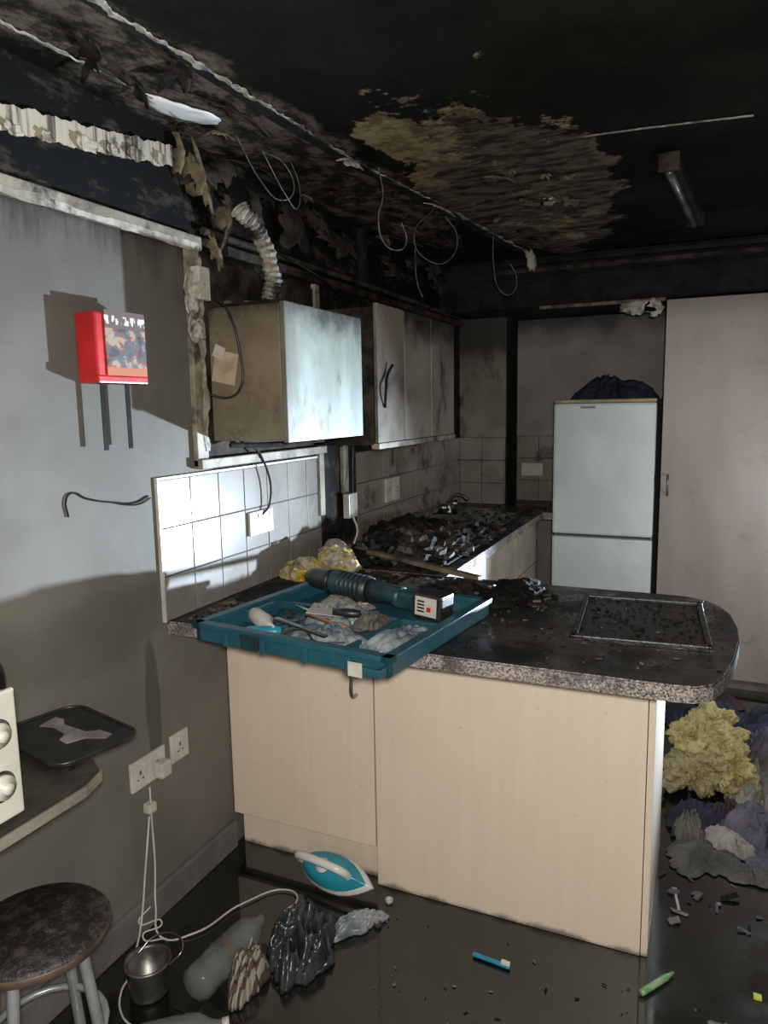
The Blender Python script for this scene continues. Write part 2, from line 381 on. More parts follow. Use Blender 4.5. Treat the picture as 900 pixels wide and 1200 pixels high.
strip('frame_tear',[(.022,1.92,1.42),(.022,1.92,2.03)],.022,(0,1,0),PLASTER,4,fg,80,.9,0,6)
flap('peeled_paint',(.03,1.84,1.90),(0,1,0),(0,0,1),.03,.07,PLASTER,8,.02,fg)
flap('peeled_paint_2',(.03,1.85,1.80),(0,1,0),(0,0,1),.03,.05,PLASTER,9,.02,fg)
pg=group('conduit_run')
tube('pipe',[(.02,1.95,2.11),(.02,3.0,2.115),(.02,4.59,2.105)],.012,CHAR2,pg,poly=True)
box('batten',0.001,.03,2.0,4.59,2.055,2.085,CHAR2,.003,parent=pg)
box('batten_vertical',0.001,.03,3.10,3.15,2.12,2.36,BLACK,.003,parent=pg)
box('trunking',0.001,.018,2.88,2.93,1.17,1.66,TRIMW,.002,parent=pg)
box('spur_box',0.018,.05,2.865,2.95,1.06,1.17,WHITEP,.004,parent=pg)
tube('spur_cable',[(.045,2.91,1.06),(.06,2.92,1.0),(.05,2.9,.94)],.005,WHITEP,pg)
tube('spur_cable_2',[(.03,2.9,1.66),(.07,2.88,1.5),(.04,2.93,1.35),(.05,2.90,1.17)],.004,DARKP,pg)
# ---------------------------------------------------------------- tiles
def tiles(name,org,U,V,nu,nv,wu,wv,mat,N,firstu=0,trim=None):
    g=group(name); U=Vector(U);V=Vector(V);N=Vector(N);org=Vector(org)
    bm=bmesh.new(); us=[0]; 
    while us[-1]<wu-1e-4: us.append(min(wu,us[-1]+nu if len(us)>1 or not firstu else firstu))
    vs=[wv]
    while vs[-1]>1e-4: vs.append(max(0,vs[-1]-nv))
    M=Matrix((U,V,N)).transposed().to_4x4(); M.translation=org
    for i in range(len(us)-1):
        for j in range(len(vs)-1):
            t=.0085+random.uniform(-.0006,.0006)
            addbox(bm,us[i]+.002,us[i+1]-.002,vs[j+1]+.002,vs[j]-.002,.002,t,.0014,M)
    frombm(name+'_faces',bm,mat,g)
    bm=bmesh.new(); addbox(bm,0,wu,0,wv,.0005,.006,0,M); frombm(name+'_grout',bm,GROUT,g)
    if trim:
        bm=bmesh.new(); addbox(bm,-.008,0,0,wv,.0005,.012,.001,M); addbox(bm,-.008,wu,wv,wv+.008,.0005,.012,.001,M); frombm(name+'_trim',bm,trim,g)
tiles('splashback_tiles',(0,1.69,.911),(0,1,0),(0,0,1),.146,.148,.99,.435,TILE,(1,0,0),trim=WHITEP)
tiles('splashback_tiles',(0,3.03,.911),(0,1,0),(0,0,1),.15,.148,1.56,.435,TILE2,(1,0,0))
tiles('splashback_tiles',(.002,4.60,.911),(1,0,0),(0,0,1),.15,.148,.308,.435,TILE,(0,-1,0))
tiles('splashback_tiles',(.323,4.85,.911),(1,0,0),(0,0,1),.15,.148,.36,.435,TILE2,(0,-1,0))
# ---------------------------------------------------------------- peninsula
pn=group('kitchen_peninsula')
out=[(0.001,1.70),(1.45,1.712),(1.50,1.72),(1.535,1.75),(1.56,1.82),(1.585,1.95),(1.60,2.10),(1.60,2.24),(1.585,2.38),(1.56,2.46),(1.52,2.52),(1.46,2.555),(1.40,2.56),(0.001,2.56)]
prism('worktop',out,.868,.91,WTOP,pn,.004)
box('carcass',.012,1.384,2.03,2.54,.10,.866,CREAMD,parent=pn)
box('door',.006,.562,1.985,2.004,.125,.864,CREAM,.002,parent=pn)
box('kickboard',.022,.565,2.015,2.03,.0,.122,CREAM,parent=pn)
box('front_panel',.572,1.384,1.975,1.995,.001,.866,CREAM,.0015,parent=pn)
box('end_panel',1.386,1.404,1.978,2.545,.001,.866,CREAM,.0015,parent=pn)
tube('handle',[(.505,1.984,.775),(.505,1.955,.77),(.505,1.95,.71),(.505,1.955,.645),(.505,1.984,.64)],.006,CHROME,pn)
br=group('base_cabinet_run')
box('worktop_front',.50,.612,2.562,4.32,.868,.91,WTOP,.003,br)
box('worktop_rear',.001,.16,2.562,4.598,.868,.91,WTOP,0,br)
box('worktop_mid',.16,.50,2.562,3.80,.868,.91,WTOP,0,br)
box('worktop_end',.16,.50,4.24,4.598,.868,.91,WTOP,0,br)
box('worktop_corner',.32,.68,4.598,4.848,.868,.91,WTOP,0,br)
box('worktop_corner_2',.50,.68,4.32,4.598,.868,.91,WTOP,0,br)
box('carcass',.02,.565,2.562,4.31,.1,.70,CREAMD,parent=br)
box('plinth',.02,.52,2.562,4.31,0,.1,CREAMD,parent=br)
box('cooker_front',.565,.585,2.60,3.20,.12,.866,WHITEC,.003,br)
CREAMS=pm('drawer_laminate',(.36,.30,.22),(.26,.21,.155),5,.45,soot=.2)
for i in range(2):
    for j in range(3):
        y0=3.21+i*.55; z0=.12+j*.25
        box('drawer_%d_%d'%(i,j),.565,.585,y0,y0+.54,z0,z0+.243 if j<2 else .864,CREAMS,.002,br)
box('drawer_gap',.560,.566,3.2,4.31,.1,.866,BLACK,parent=br)
bm=bmesh.new()
addbox(bm,.15,.51,3.79,3.82,.9105,.916,.001); addbox(bm,.15,.51,4.22,4.25,.9105,.916,.001); addbox(bm,.15,.18,3.82,4.22,.9105,.916,.001); addbox(bm,.48,.51,3.82,4.22,.9105,.916,.001)
addbox(bm,.18,.186,3.82,4.22,.75,.912);addbox(bm,.474,.48,3.82,4.22,.75,.912);addbox(bm,.18,.48,3.82,3.826,.75,.912);addbox(bm,.18,.48,4.214,4.22,.75,.912);addbox(bm,.18,.48,3.82,4.22,.74,.75)
sk=frombm('kitchen_sink',bm,STEEL)
tp=group('mixer_tap')
lathe('tap_base',[(0,0),(.022,0),(.02,.03),(.014,.05),(.014,.09),(0,.092)],CHROME,tp,T(.12,4.02,.911))
tube('bridge',[(.12,3.92,.95),(.12,4.12,.95)],.012,CHROME,tp,poly=True)
for s in (-1,1):
    lathe('valve',[(0,0),(.02,0),(.017,.04),(.024,.05),(.027,.065),(.02,.082),(0,.085)],CHROME,tp,T(.12,4.02+s*.1,.911))
tube('spout',[(.12,4.02,.99),(.15,4.02,1.03),(.20,4.02,1.035),(.24,4.02,1.01)],.010,CHROME,tp)
hb=group('burnt_hob')
box('hob_plate',.05,.56,2.72,3.30,.911,.922,BLACK,.003,hb)
for (x,y) in ((.18,2.86),(.42,2.86),(.18,3.14),(.42,3.14)):
    lathe('hob_ring',[(0,0),(.075,0),(.075,.012),(.065,.016),(0,.012)],STEEL,hb,T(x,y,.922))
def debris(name,x0,x1,y0,y1,z,n,smin,smax,mats,lumps=0,seed=1,lh=.03,parent=None,tilt=18):
    rnd=random.Random(seed); g=group(name,parent)
    bms=[bmesh.new() for _ in mats]
    for i in range(n):
        k=rnd.randrange(len(mats)); s=rnd.uniform(smin,smax)
        a,bx,c=s*rnd.uniform(.5,1.8),s*rnd.uniform(.2,.7),s*rnd.uniform(.08,.4)
        x=rnd.uniform(x0,x1);y=rnd.uniform(y0,y1)
        M=T(x,y,z+c*.55+rnd.uniform(0,.3)*s*.4,rnd.uniform(0,360),rnd.uniform(-tilt,tilt),rnd.uniform(-tilt,tilt))
        bm=bms[k]; vs=bmesh.ops.create_cube(bm,size=1)['verts']
        for v in vs: v.co=M@Vector((v.co.x*a*rnd.uniform(.7,1.2),v.co.y*bx*rnd.uniform(.5,1.3),v.co.z*c))
    for k,bm in enumerate(bms): frombm(name+'_chips_%d'%k,bm,mats[k],g)
    for i in range(lumps):
        lump(name+'_heap_%d'%i,(rnd.uniform(x0+.08,x1-.08),rnd.uniform(y0+.1,y1-.1),z),(rnd.uniform(.06,.14),rnd.uniform(.1,.2),lh),lh*.9,22,mats[i%len(mats)],g,seed+i,True,4,zmin=z,smooth=False)
    return g
debris('charred_debris',.07,.56,2.66,3.62,.914,560,.008,.06,[BLACK,CHAR2,WETCH,CHAR2,ASH],10,3,.055,hb)
debris('charred_shards',.10,.52,2.72,3.55,.945,60,.03,.10,[CHAR2,BLACK,ASH],0,33,.05,hb,28)
debris('charred_debris',.05,.60,3.55,4.5,.912,120,.006,.035,[BLACK,CHAR2,ASH],0,5,parent=br)
debris('charred_debris',.06,.17,1.72,2.25,.911,110,.005,.028,[BLACK,CHAR2,PLASTERD],1,6,.012,parent=pn)
debris('charred_debris',.92,1.56,1.78,2.50,.9105,320,.002,.011,[BLACK,CHAR2,PLASTERD,ASH],0,8,parent=pn)
debris('charred_debris',.30,1.05,2.22,2.53,.9105,280,.004,.030,[BLACK,CHAR2,WETCH,ASH],4,9,.016,parent=pn)
pan=group('burnt_frying_pan')
lathe('pan',[(0,0),(.08,0),(.105,.03),(.108,.03),(.082,-.003),(0,-.003)],ASH,pan,T(.33,3.36,.965,0,6,4))
tube('pan_handle',[(.42,3.30,.985),(.52,3.20,.995),(.56,3.16,.995)],.008,BLACK,pan)
# ---------------------------------------------------------------- boiler cabinet
hg=group('boiler_cabinet')
H=(.012,.30,1.965,2.50,1.45,1.875)
bm=bmesh.new(); addbox(bm,H[0],H[1]-.02,H[2],H[3],H[4],H[5],.004); frombm('body',bm,HOODS,hg)
box('front_door',H[1]-.018,H[1],H[2]-.003,H[3]+.003,H[4]-.004,H[5]+.004,HOODF,.003,hg)
box('top_rim',.05,.26,1.99,2.2,1.8755,1.89,BLACK,.004,hg)
box('top_rim_2',.12,.24,2.26,2.42,1.8755,1.895,CHAR2,.004,hg)
debris('cabinet_top_char',.04,.27,1.99,2.47,1.878,60,.01,.04,[BLACK,CHAR2,PLASTERD],0,44,parent=hg)
box('paper_tag',-.045,.045,-.001,.001,-.05,.05,PAPER,0,hg,T(.075,1.958,1.685,0,0,12))
box('paper_slip',-.02,.02,-.001,.001,-.02,.02,WHITEP,0,hg,T(.055,1.955,1.735,0,0,25))
tube('side_cable',[(.05,1.955,1.90),(.10,1.94,1.87),(.145,1.945,1.72),(.14,1.945,1.62),(.09,1.95,1.59),(.03,1.93,1.60)],.004,DARKP,hg)
tube('under_pipe',[(.05,2.0,1.435),(.12,2.15,1.43),(.24,2.3,1.44)],.009,CHAR2,hg)
tube('under_cable',[(.05,2.05,1.45),(.04,2.2,1.38),(.03,2.25,1.20),(.02,2.22,1.17)],.004,CHAR2,hg)
box('fused_spur',.021,.055,1.875,1.93,1.89,1.99,WHITEP,.004)
def duct(name,pts,r,mat,n=60,gap=None):
    cu=[Vector(p) for p in pts]
    def cr(t):
        k=min(int(t),len(cu)-2); f=t-k
        p0=cu[max(k-1,0)];p1=cu[k];p2=cu[k+1];p3=cu[min(k+2,len(cu)-1)]
        return .5*((2*p1)+(p2-p0)*f+(2*p0-5*p1+4*p2-p3)*f*f+(3*p1-p0-3*p2+p3)*f**3)
    bm=bmesh.new(); prev=None; N=n*4
    for i in range(N+1):
        t=i/N*(len(cu)-1); p=cr(t); d=(cr(min(t+.01,len(cu)-1))-cr(max(t-.01,0))).normalized()
        s=d.cross(Vector((.2,.1,1))).normalized(); u=s.cross(d)
        ring=[]
        for k in range(14):
            a=2*math.pi*k/14
            rr=r*(1+.10*math.sin(i*math.pi/2))*(1+.35*mn.noise(Vector((t*3,math.cos(a),math.sin(a)+r*99))))
            ring.append(bm.verts.new(p+(s*math.cos(a)+u*math.sin(a))*rr))
        if prev:
            for k in range(14): bm.faces.new((prev[k],prev[(k+1)%14],ring[(k+1)%14],ring[k]))
        prev=ring
    return frombm(name,bm,mat,None,False)
DUCT=pm('scorched_duct_white',(.38,.35,.29),(.17,.145,.10),8,.6,soot=.66,sns=9,bs=.3)
duct('flexible_duct',[(.11,2.02,2.18),(.13,2.10,2.12),(.15,2.14,2.0),(.14,2.13,1.91)],.028,DUCT,18)
pb=group('peeled_plaster_band')
strip('band_face',[(.010,.85,2.205),(.010,1.24,2.215),(.010,1.52,2.25),(.010,1.84,2.30)],.060,(0,0,1),PBAND,6,pb,260,.16,.0,7)
rnd=random.Random(4)
for i in range(9):
    y=1.0+i*.095+rnd.uniform(-.02,.02); zc=2.19+max(0,(y-1.24))*.155
    flap('band_tear_%d'%i,(.014,y,zc),(0,1,0),(0,0,1),rnd.uniform(.015,.04),rnd.uniform(.012,.022),PBAND,50+i,.005,pb,24,.3)
# ---------------------------------------------------------------- ceiling damage
cr=group('ceiling_crack_trim')
strip('crack_plaster_near',[(.34,1.15,ZC-.004),(.37,1.75,ZC-.006)],.014,(1,.05,0),PLASTER,7,cr,120,1.2,.01,12)
strip('crack_plaster_mid',[(.37,1.73,ZC-.004),(.39,2.30,ZC-.006),(.46,2.9,ZC-.004)],.007,(1,.05,0),PLASTERC,17,cr,160,1.2,.008,14)
strip('crack_plaster_far',[(.46,2.88,ZC-.004),(.58,4.15,ZC-.004)],.013,(1,.05,0),PLASTERC,27,cr,120,1.2,.012,14)
strip('crack_painted_shadow',[(.33,1.15,ZC-.002),(.35,2.24,ZC-.002),(.55,4.15,ZC-.002)],.03,(1,.05,0),BLACK,8,cr,60,.3,.0)  # black strip that draws the shadow along the crack
strip('edge_board',[(.10,1.05,ZC-.004),(.12,1.35,ZC-.005),(.13,1.62,ZC-.004)],.008,(1,.05,0),PLASTERC,37,cr,80,1.0,.01,8)
flap('white_flap',(.14,1.72,ZC-.01),(.25,1,0),(1,-.1,0),.12,.05,WHITEC,4,-.008,cr,rough=.15)
flap('tan_flap',(.40,2.25,ZC-.02),(.3,1,0),(1,-.1,-.5),.06,.022,PLASTER,11,.015,cr)
flap('tan_flap_2',(.47,2.95,ZC-.015),(.1,1,0),(1,0,-.4),.12,.022,PLASTER,12,.01,cr)
flap('hanging_flap',(.60,4.0,ZC-.05),(.6,.6,-.3),(0,.2,-1),.04,.06,PLASTER,13,.02,cr)
flap('small_white_flap',(.86,3.1,ZC-.01),(1,0,0),(0,1,0),.03,.05,PLASTER,14,.01,cr,rough=.6)
for i in range(16):
    x=rnd.uniform(.52,1.02); y=rnd.uniform(2.3,3.8)
    flap('peel_%d'%i,(x,y,ZC-.006),(rnd.uniform(-1,1),1,0),(1,rnd.uniform(-.5,.5),-.15),rnd.uniform(.02,.07),rnd.uniform(.01,.03),PLASTERD if i%3 else CHAR2,30+i,.008,cr,rough=.6)
for i in range(16):
    x=rnd.uniform(.03,.32); y=rnd.uniform(1.3,3.6)
    flap('char_peel_%d'%i,(x,y,ZC-.012),(rnd.uniform(-1,1),1,rnd.uniform(-.3,.1)),(1,rnd.uniform(-.5,.5),-.35),rnd.uniform(.03,.10),rnd.uniform(.015,.05),CHAR2 if i%4 else PLASTERD,70+i,.012,cr,30,.6)
strip('ceiling_seam',[(1.0,2.42,ZC-.003),(1.28,2.44,ZC-.003),(1.58,2.48,ZC-.003)],.004,(0,1,0),PLASTERC,3,cr,100,.8,.0,8)
wg=group('torn_plasterboard')
flap('torn_a',(.06,1.92,2.24),(.3,1,-.6),(0,.3,-1),.04,.10,PLASTERD,21,.03,wg,rough=.6)
flap('torn_b',(.08,2.02,2.16),(.2,1,0),(0,-.2,-1),.03,.07,PLASTERD,22,.03,wg,rough=.6)
flap('torn_c',(.03,1.86,2.31),(0,1,0),(0,0,-1),.022,.06,PLASTERD,23,.02,wg,rough=.6)
flap('torn_d',(.10,2.16,2.22),(0,1,-.3),(.2,0,-1),.04,.06,CHAR2,24,.02,wg)
flap('torn_e',(.05,2.5,2.22),(0,1,-.1),(.1,0,-1),.12,.09,CHAR2,25,.02,wg)
flap('torn_f',(.05,4.1,2.25),(0,1,-.1),(.1,0,-1),.1,.06,CHAR2,27,.02,wg)
flap('torn_g',(.05,1.98,2.06),(.3,1,0),(.3,0,-1),.03,.06,PLASTERD,28,.02,wg,rough=.6)
flap('torn_h',(.04,2.9,2.24),(0,1,0),(0,0,-1),.16,.05,CHAR2,29,.02,wg,rough=.6)
flap('torn_i',(.04,3.5,2.22),(0,1,0),(0,0,-1),.12,.04,CHAR2,30,.02,wg,rough=.6)
for i in range(12):
    y=rnd.uniform(1.9,4.2)
    flap('torn_s%d'%i,(.04,y,ZC-rnd.uniform(.02,.10)),(.1,1,rnd.uniform(-.3,.3)),(.3,0,-1),rnd.uniform(.04,.12),rnd.uniform(.02,.05),CHAR2 if i%3 else BLACK,90+i,.02,wg,30,.6)
wr=group('hanging_wires')
WIRE=pm('burnt_wire',(.13,.13,.125),(.05,.05,.048),30,.5,.3)
tube('wire_1',[(.42,2.42,ZC),(.43,2.43,2.28),(.42,2.41,2.2),(.43,2.44,2.12),(.46,2.46,2.10),(.48,2.52,2.14),(.47,2.5,2.2)],.0025,WIRE,wr)
tube('wire_2',[(.5,2.75,2.3),(.47,2.62,2.16),(.5,2.68,2.10),(.55,2.8,2.12),(.56,2.85,2.22),(.53,2.8,2.28)],.0022,WIRE,wr)
tube('wire_3',[(.5,3.6,ZC),(.5,3.6,2.25),(.52,3.65,2.12),(.56,3.7,2.1),(.58,3.75,2.18),(.56,3.7,2.25)],.0025,WIRE,wr)
tube('wire_4',[(.16,1.95,ZC),(.18,2.05,2.26),(.2,2.12,2.22),(.22,2.18,2.26),(.2,2.16,2.34),(.17,2.08,2.36)],.0022,WIRE,wr)
tube('wire_5',[(.22,2.0,2.33),(.24,2.1,2.22),(.22,2.2,2.21),(.2,2.25,2.3),(.2,2.2,2.36)],.002,WIRE,wr)
tube('wire_6',[(.05,3.7,ZC),(.06,3.7,2.2),(.07,3.75,2.13)],.004,WIRE,wr)
tube('wire_7',[(.04,2.3,2.12),(.12,2.5,2.05),(.10,2.8,2.0),(.04,3.0,2.08)],.004,BLACK,wr)
lf=group('fluorescent_light_fitting')
d=(Vector((1.42,3.93,0))-Vector((1.33,2.72,0))); ang=math.degrees(math.atan2(d.y,d.x))
Mx=T(1.375,3.15,ZC-.03,ang)
box('housing',-.43,.43,-.03,.03,-.012,.029,BLACK,.006,lf,Mx)
box('end_cap',-.445,-.43,-.034,.034,-.03,.029,CHAR2,.004,lf,Mx)
box('end_cap_2',.43,.445,-.034,.034,-.03,.029,CHAR2,.004,lf,Mx)
lathe('tube',[(0,-.42),(.012,-.42),(.012,.42),(0,.42)],STEEL,lf,Mx@T(0,0,-.028,0,0,90),16)
# ---------------------------------------------------------------- wall cupboards
wc=group('wall_cupboards')
box('carcass',.002,.282,2.64,3.59,1.40,1.94,CHAR2,.002,wc)
ys=[2.64,2.925,3.255,3.59]
for i in range(3):
    box('door_%d'%i,.284,.30,ys[i]+.004,ys[i+1]-.004,1.41,1.955,CUP if i else CREAMD,.003,wc)  # first door takes a darker laminate: the boiler cabinet's shadow put into its colour
box('bottom_rail',.27,.305,2.64,3.59,1.385,1.408,TRIMW,.003,wc)
tube('burnt_latch',[(.305,2.70,1.55),(.32,2.68,1.62),(.31,2.72,1.68),(.32,2.75,1.72)],.006,BLACK,wc)
# ---------------------------------------------------------------- sockets
def socket(name,y0,y1,z0,z1,gang=2,x=0.0,mat=WHITEP):
    g=group(name); box('plate',x+.0005,x+.011,y0,y1,z0,z1,mat,.003,g)
    w=(y1-y0)/gang
    for i in range(gang):
        c=y0+w*(i+.5); h=z1-z0; zc=(z0+z1)/2
        bm=bmesh.new(); 
        addbox(bm,x+.011,x+.0116,c-.003,c+.003,zc+.0*h,zc+.012); addbox(bm,x+.011,x+.0116,c-.014,c-.007,zc-.016,zc-.012); addbox(bm,x+.011,x+.0116,c+.007,c+.014,zc-.016,zc-.012)
        frombm('pins_%d'%i,bm,DARKP,g)
        box('switch_%d'%i,x+.011,x+.0145,c+ (.012 if gang==2 else -.006),c+(.024 if gang==2 else .006),zc+.018,zc+.034,mat,.001,g)
    return g
socket('wall_socket',2.14,2.29,1.10,1.186,2,.0085)
socket('wall_socket',3.34,3.42,1.07,1.19,1,.0085); socket('wall_socket',3.44,3.52,1.07,1.19,1,.0085)
lo=socket('wall_socket',1.50,1.645,.445,.535,2,0); socket('wall_socket',1.675,1.755,.455,.545,1,0)
box('wall_socket',.36,.50,4.83,4.8415,1.08,1.165,WHITEP,.003)
pl=group('power_plug_cable')
box('plug',.0155,.05,1.585,1.63,.455,.505,WHITEP,.008,pl)
box('adaptor',.002,.03,1.545,1.575,.36,.39,WHITEP,.004,pl)
tube('cord',[(.02,1.56,.44),(.02,1.56,.33),(.03,1.55,.2),(.05,1.52,.08),(.08,1.50,.01),(.16,1.55,.008),(.22,1.72,.008),(.32,1.83,.008),(.37,1.80,.008),(.36,1.74,.008)],.003,WHITEP,pl)
tube('cord_2',[(.03,1.54,.36),(.04,1.5,.22),(.06,1.44,.06),(.07,1.40,.008),(.10,1.36,.008),(.12,1.3,.008),(.18,1.24,.006),(.26,1.22,.006)],.003,WHITEP,pl)
tube('wire_knot',[(.05,1.5,.10),(.03,1.47,.06),(.07,1.52,.04),(.05,1.46,.03),(.1,1.5,.01)],.0025,WHITEP,pl)
rb=group('fire_blanket_case')
box('case',.001,.07,1.425,1.60,1.625,1.805,RED,.006,rb)
box('lid_lip',.02,.074,1.422,1.603,1.625,1.645,RED,.004,rb)
box('leaflet',.072,.0745,1.455,1.60,1.645,1.812,PRINT,0,rb)
for y in (1.462,1.552):
    box('pull_tape',.035,.037,y,y+.016,1.45,1.626,BLACK,0,rb)
mk=group('burnt_cable_on_wall')
tube('cable_main',[(.004,1.355,1.285),(.004,1.352,1.33),(.004,1.37,1.345),(.004,1.42,1.325),(.004,1.52,1.302),(.004,1.60,1.292),(.004,1.65,1.305)],.0026,BLACK,mk)
tube('cable_fray',[(.004,1.50,1.306),(.005,1.57,1.288),(.004,1.62,1.286),(.004,1.66,1.298)],.0018,BLACK,mk)
# ---------------------------------------------------------------- fridge
fr=group('fridge_freezer')
box('body',.695,1.235,4.262,4.80,.03,1.55,FRIDGE,.008,fr)
box('freezer_door',.69,1.24,4.20,4.255,.06,.795,FRIDGE,.014,fr)
box('fridge_door',.69,1.24,4.20,4.255,.81,1.555,FRIDGE,.014,fr)
box('top_cap',.69,1.24,4.198,4.80,1.556,1.575,FRIDGET,.006,fr)
box('seal',.70,1.23,4.255,4.262,.06,1.55,RUBBER,0,fr)
box('badge',.84,.92,4.1985,4.2,1.525,1.537,FRIDGET,0,fr)
for x in (.74,1.19): lathe('foot',[(0,0),(.02,0),(.02,.031),(0,.031)],RUBBER,fr,T(x,4.3,0))
cloth('dark_fabric_bag',(.97,4.42,1.576),(.22,.15),.15,CLB,None,2,10,1.5,64,1.576)
tc=group('tall_cupboard')
box('carcass',1.275,2.4,4.222,4.84,.0,2.08,CREAMD,0,tc)
box('door_left',1.272,1.86,4.20,4.22,.055,2.085,TALL,.002,tc)
box('door_right',1.866,2.4,4.20,4.22,.055,2.085,TALL,.002,tc)
tube('handle',[(1.31,4.20,1.16),(1.31,4.165,1.155),(1.31,4.165,1.09),(1.31,4.20,1.05)],.006,STEEL,tc)
# ---------------------------------------------------------------- tool case
tr=group('tool_case_tray')
MT=T(.558,1.842,.912,-7)
w,dp,h=.315,.30,.05
bm=bmesh.new(); addbox(bm,-w+.02,w-.02,-dp+.02,dp-.02,0,.006,0,MT)
for (x0,x1,y0,y1) in ((-w,w,-dp,-dp+.018),(-w,w,dp-.018,dp),(-w,-w+.018,-dp,dp),(w-.018,w,-dp,dp)):
    addbox(bm,x0,x1,y0,y1,0,h,.004,MT)
for (x0,x1,y0,y1) in ((-w-.008,w+.008,-dp-.008,-dp+.022),(-w-.008,w+.008,dp-.022,dp+.008),(-w-.008,-w+.022,-dp-.008,dp+.008),(w-.022,w+.008,-dp-.008,dp+.008)):
    addbox(bm,x0,x1,y0,y1,h-.012,h+.004,.003,MT)
for x in (-.2,-.07,.07,.2): addbox(bm,x-.008,x+.008,-dp-.012,-dp,-.0,h-.01,.003,MT)
addbox(bm,.13,.145,-dp+.01,dp-.01,0,.028,.003,MT); addbox(bm,-w+.01,w-.01,.06,.075,0,.028,.003,MT)
addbox(bm,-.06,.06,dp-.06,dp-.02,0,.04,.006,MT)
for x in (-.24,.23): addbox(bm,x-.03,x+.03,-dp+.02,-dp+.05,0,.045,.006,MT)
addbox(bm,-w+.018,-w+.05,-.12,.0,0,.045,.006,MT)
addbox(bm,.21,.31,-dp-.035,-dp-.022,.008,.03,.004,MT);addbox(bm,.21,.225,-dp-.03,-dp,.008,.03,.004,MT);addbox(bm,.295,.31,-dp-.03,-dp,.008,.03,.004,MT)
frombm('tray_shell',bm,TEAL,tr)
box('label',.22,.26,-dp-.0365,-dp-.0355,.004,.040,WHITEP,0,tr,MT)
box('latch',-.14,-.08,-dp-.016,-dp-.009,.006,.045,TEALB,.002,tr,MT)
ct=group('tool_case_contents',tr)
def mtp(x,y,z): return tuple(MT@Vector((x,y,z)))
cloth('clear_bag',mtp(-.04,.0,.008),(.09,.06),.06,PETB,ct,4,20,1,40,.92)
cloth('clear_bag_2',mtp(.03,-.16,.008),(.11,.05),.055,PETB,ct,6,-10,1,40,.92)
cloth('clear_bag_3',mtp(.225,-.08,.008),(.065,.11),.05,PETB,ct,8,-30,1,40,.92)
cloth('rag',mtp(-.10,.12,.008),(.09,.05),.05,CLW,ct,14,10,1,40,.92)
cloth('rag_2',mtp(.07,.02,.008),(.06,.05),.045,CLG,ct,16,40,1,40,.92)
lathe('silicone_tube',[(0,0),(.02,0),(.024,.02),(.024,.11),(.01,.13),(.006,.17),(0,.17)],WHITEP,ct,MT@T(-.26,-.12,.035,60,90,0))
lathe('silicone_tube_2',[(0,0),(.014,0),(.016,.02),(.016,.09),(.008,.11),(0,.11)],BLUEP,ct,MT@T(-.10,-.19,.025,-60,90,0))
box('paper_sheet',-.12,.0,-.05,.04,.047,.049,WHITEP,0,ct,MT@T(0,0,0,20,3,4))
box('chisel_blade',-.10,.12,-.20,-.185,.045,.05,CHROME,.001,ct,MT@T(0,0,0,-14,0,2))
lathe('pencil',[(0,0),(.004,0.0),(.004,.16),(0,.175)],ORANGE,ct,MT@T(-.08,-.1,.052,-15,0,90))
lathe('screwdriver_handle',[(0,0),(.012,0),(.014,.04),(.010,.08),(0,.085)],DARKP,ct,MT@T(-.02,-.05,.055,15,0,90))
tube('red_cable',[mtp(-.10,-.24,.02),mtp(-.02,-.2,.045),mtp(.05,-.23,.03),mtp(.12,-.2,.03)],.003,DARKP,ct)
for k in range(5):
    lathe('drill_bit_%d'%k,[(0,0),(.0035,0),(.0035,.10),(0,.105)],CHROME if k%2 else WHITEP,ct,MT@T(-.22+k*.03,.03+.012*k,.03,-20+k*17,0,90),10)
debris('tray_grit',.32,.80,1.64,1.91,.919,170,.004,.024,[PLASTERC,PLASTERD,DARKP,ASH],0,12,parent=ct)
# reciprocating saw
sw=group('reciprocating_saw',None)
MS=T(.578,1.985,.988,-12,0,3,1.0)
X=lambda o:MS@T(o,0,0,0,0,90)
lathe('front_boot',[(0,0),(.024,0),(.03,.02),(.034,.08),(.040,.10),(0,.10)],DARKP,sw,X(-.27))
lathe('gear_case',[(0,0),(.038,0),(.042,.02),(.038,.12),(.040,.15),(0,.15)],TEALB,sw,X(-.17))
for k in range(6): lathe('vent_ring_%d'%k,[(.034,0),(.043,.002),(.043,.007),(.034,.009)],DARKP,sw,X(-.13+k*.018))
lathe('motor',[(0,0),(.036,0),(.032,.05),(.028,.10),(.032,.12),(0,.12)],TEALB,sw,X(-.02))
box('rear_grip',.08,.17,-.026,.026,-.028,.023,TEALB,.010,sw,MS)
box('battery',.16,.26,-.036,.036,-.04,.036,DARKP,.008,sw,MS)
box('battery_label',.172,.245,-.0375,-.0365,-.028,.028,WHITEP,0,sw,MS)
box('label_print',.212,.226,-.0380,-.0376,-.014,.0,RED,0,sw,MS)
for k in range(4): box('label_text_%d'%k,.180,.204,-.0380,-.0376,-.018+k*.010,-.013+k*.010,DARKP,0,sw,MS)
ba=group('charred_wooden_bar')
A=Vector((.04,2.70,.985));Bv=Vector((.80,2.37,.955)); mid=(A+Bv)/2; dd=Bv-A
box('bar',-dd.length/2,dd.length/2,-.014,.014,-.008,.008,WOODL,.003,ba,T(mid.x,mid.y,mid.z,math.degrees(math.atan2(dd.y,dd.x)),0,1.5))
box('bar_end',-dd.length/2-.02,-dd.length/2+.10,-.02,.02,-.012,.012,CHAR2,.003,ba,T(mid.x,mid.y,mid.z,math.degrees(math.atan2(dd.y,dd.x)),0,1.5))
sc=group('paint_scraper')
prism('scraper_blade',[(0,-.012),(.07,-.018),(.16,-.045),(.15,.01),(.10,.03),(.05,.02),(0,.012)],.0,.004,CHROME,sc,0,T(.86,2.32,.94,-30,14,10))
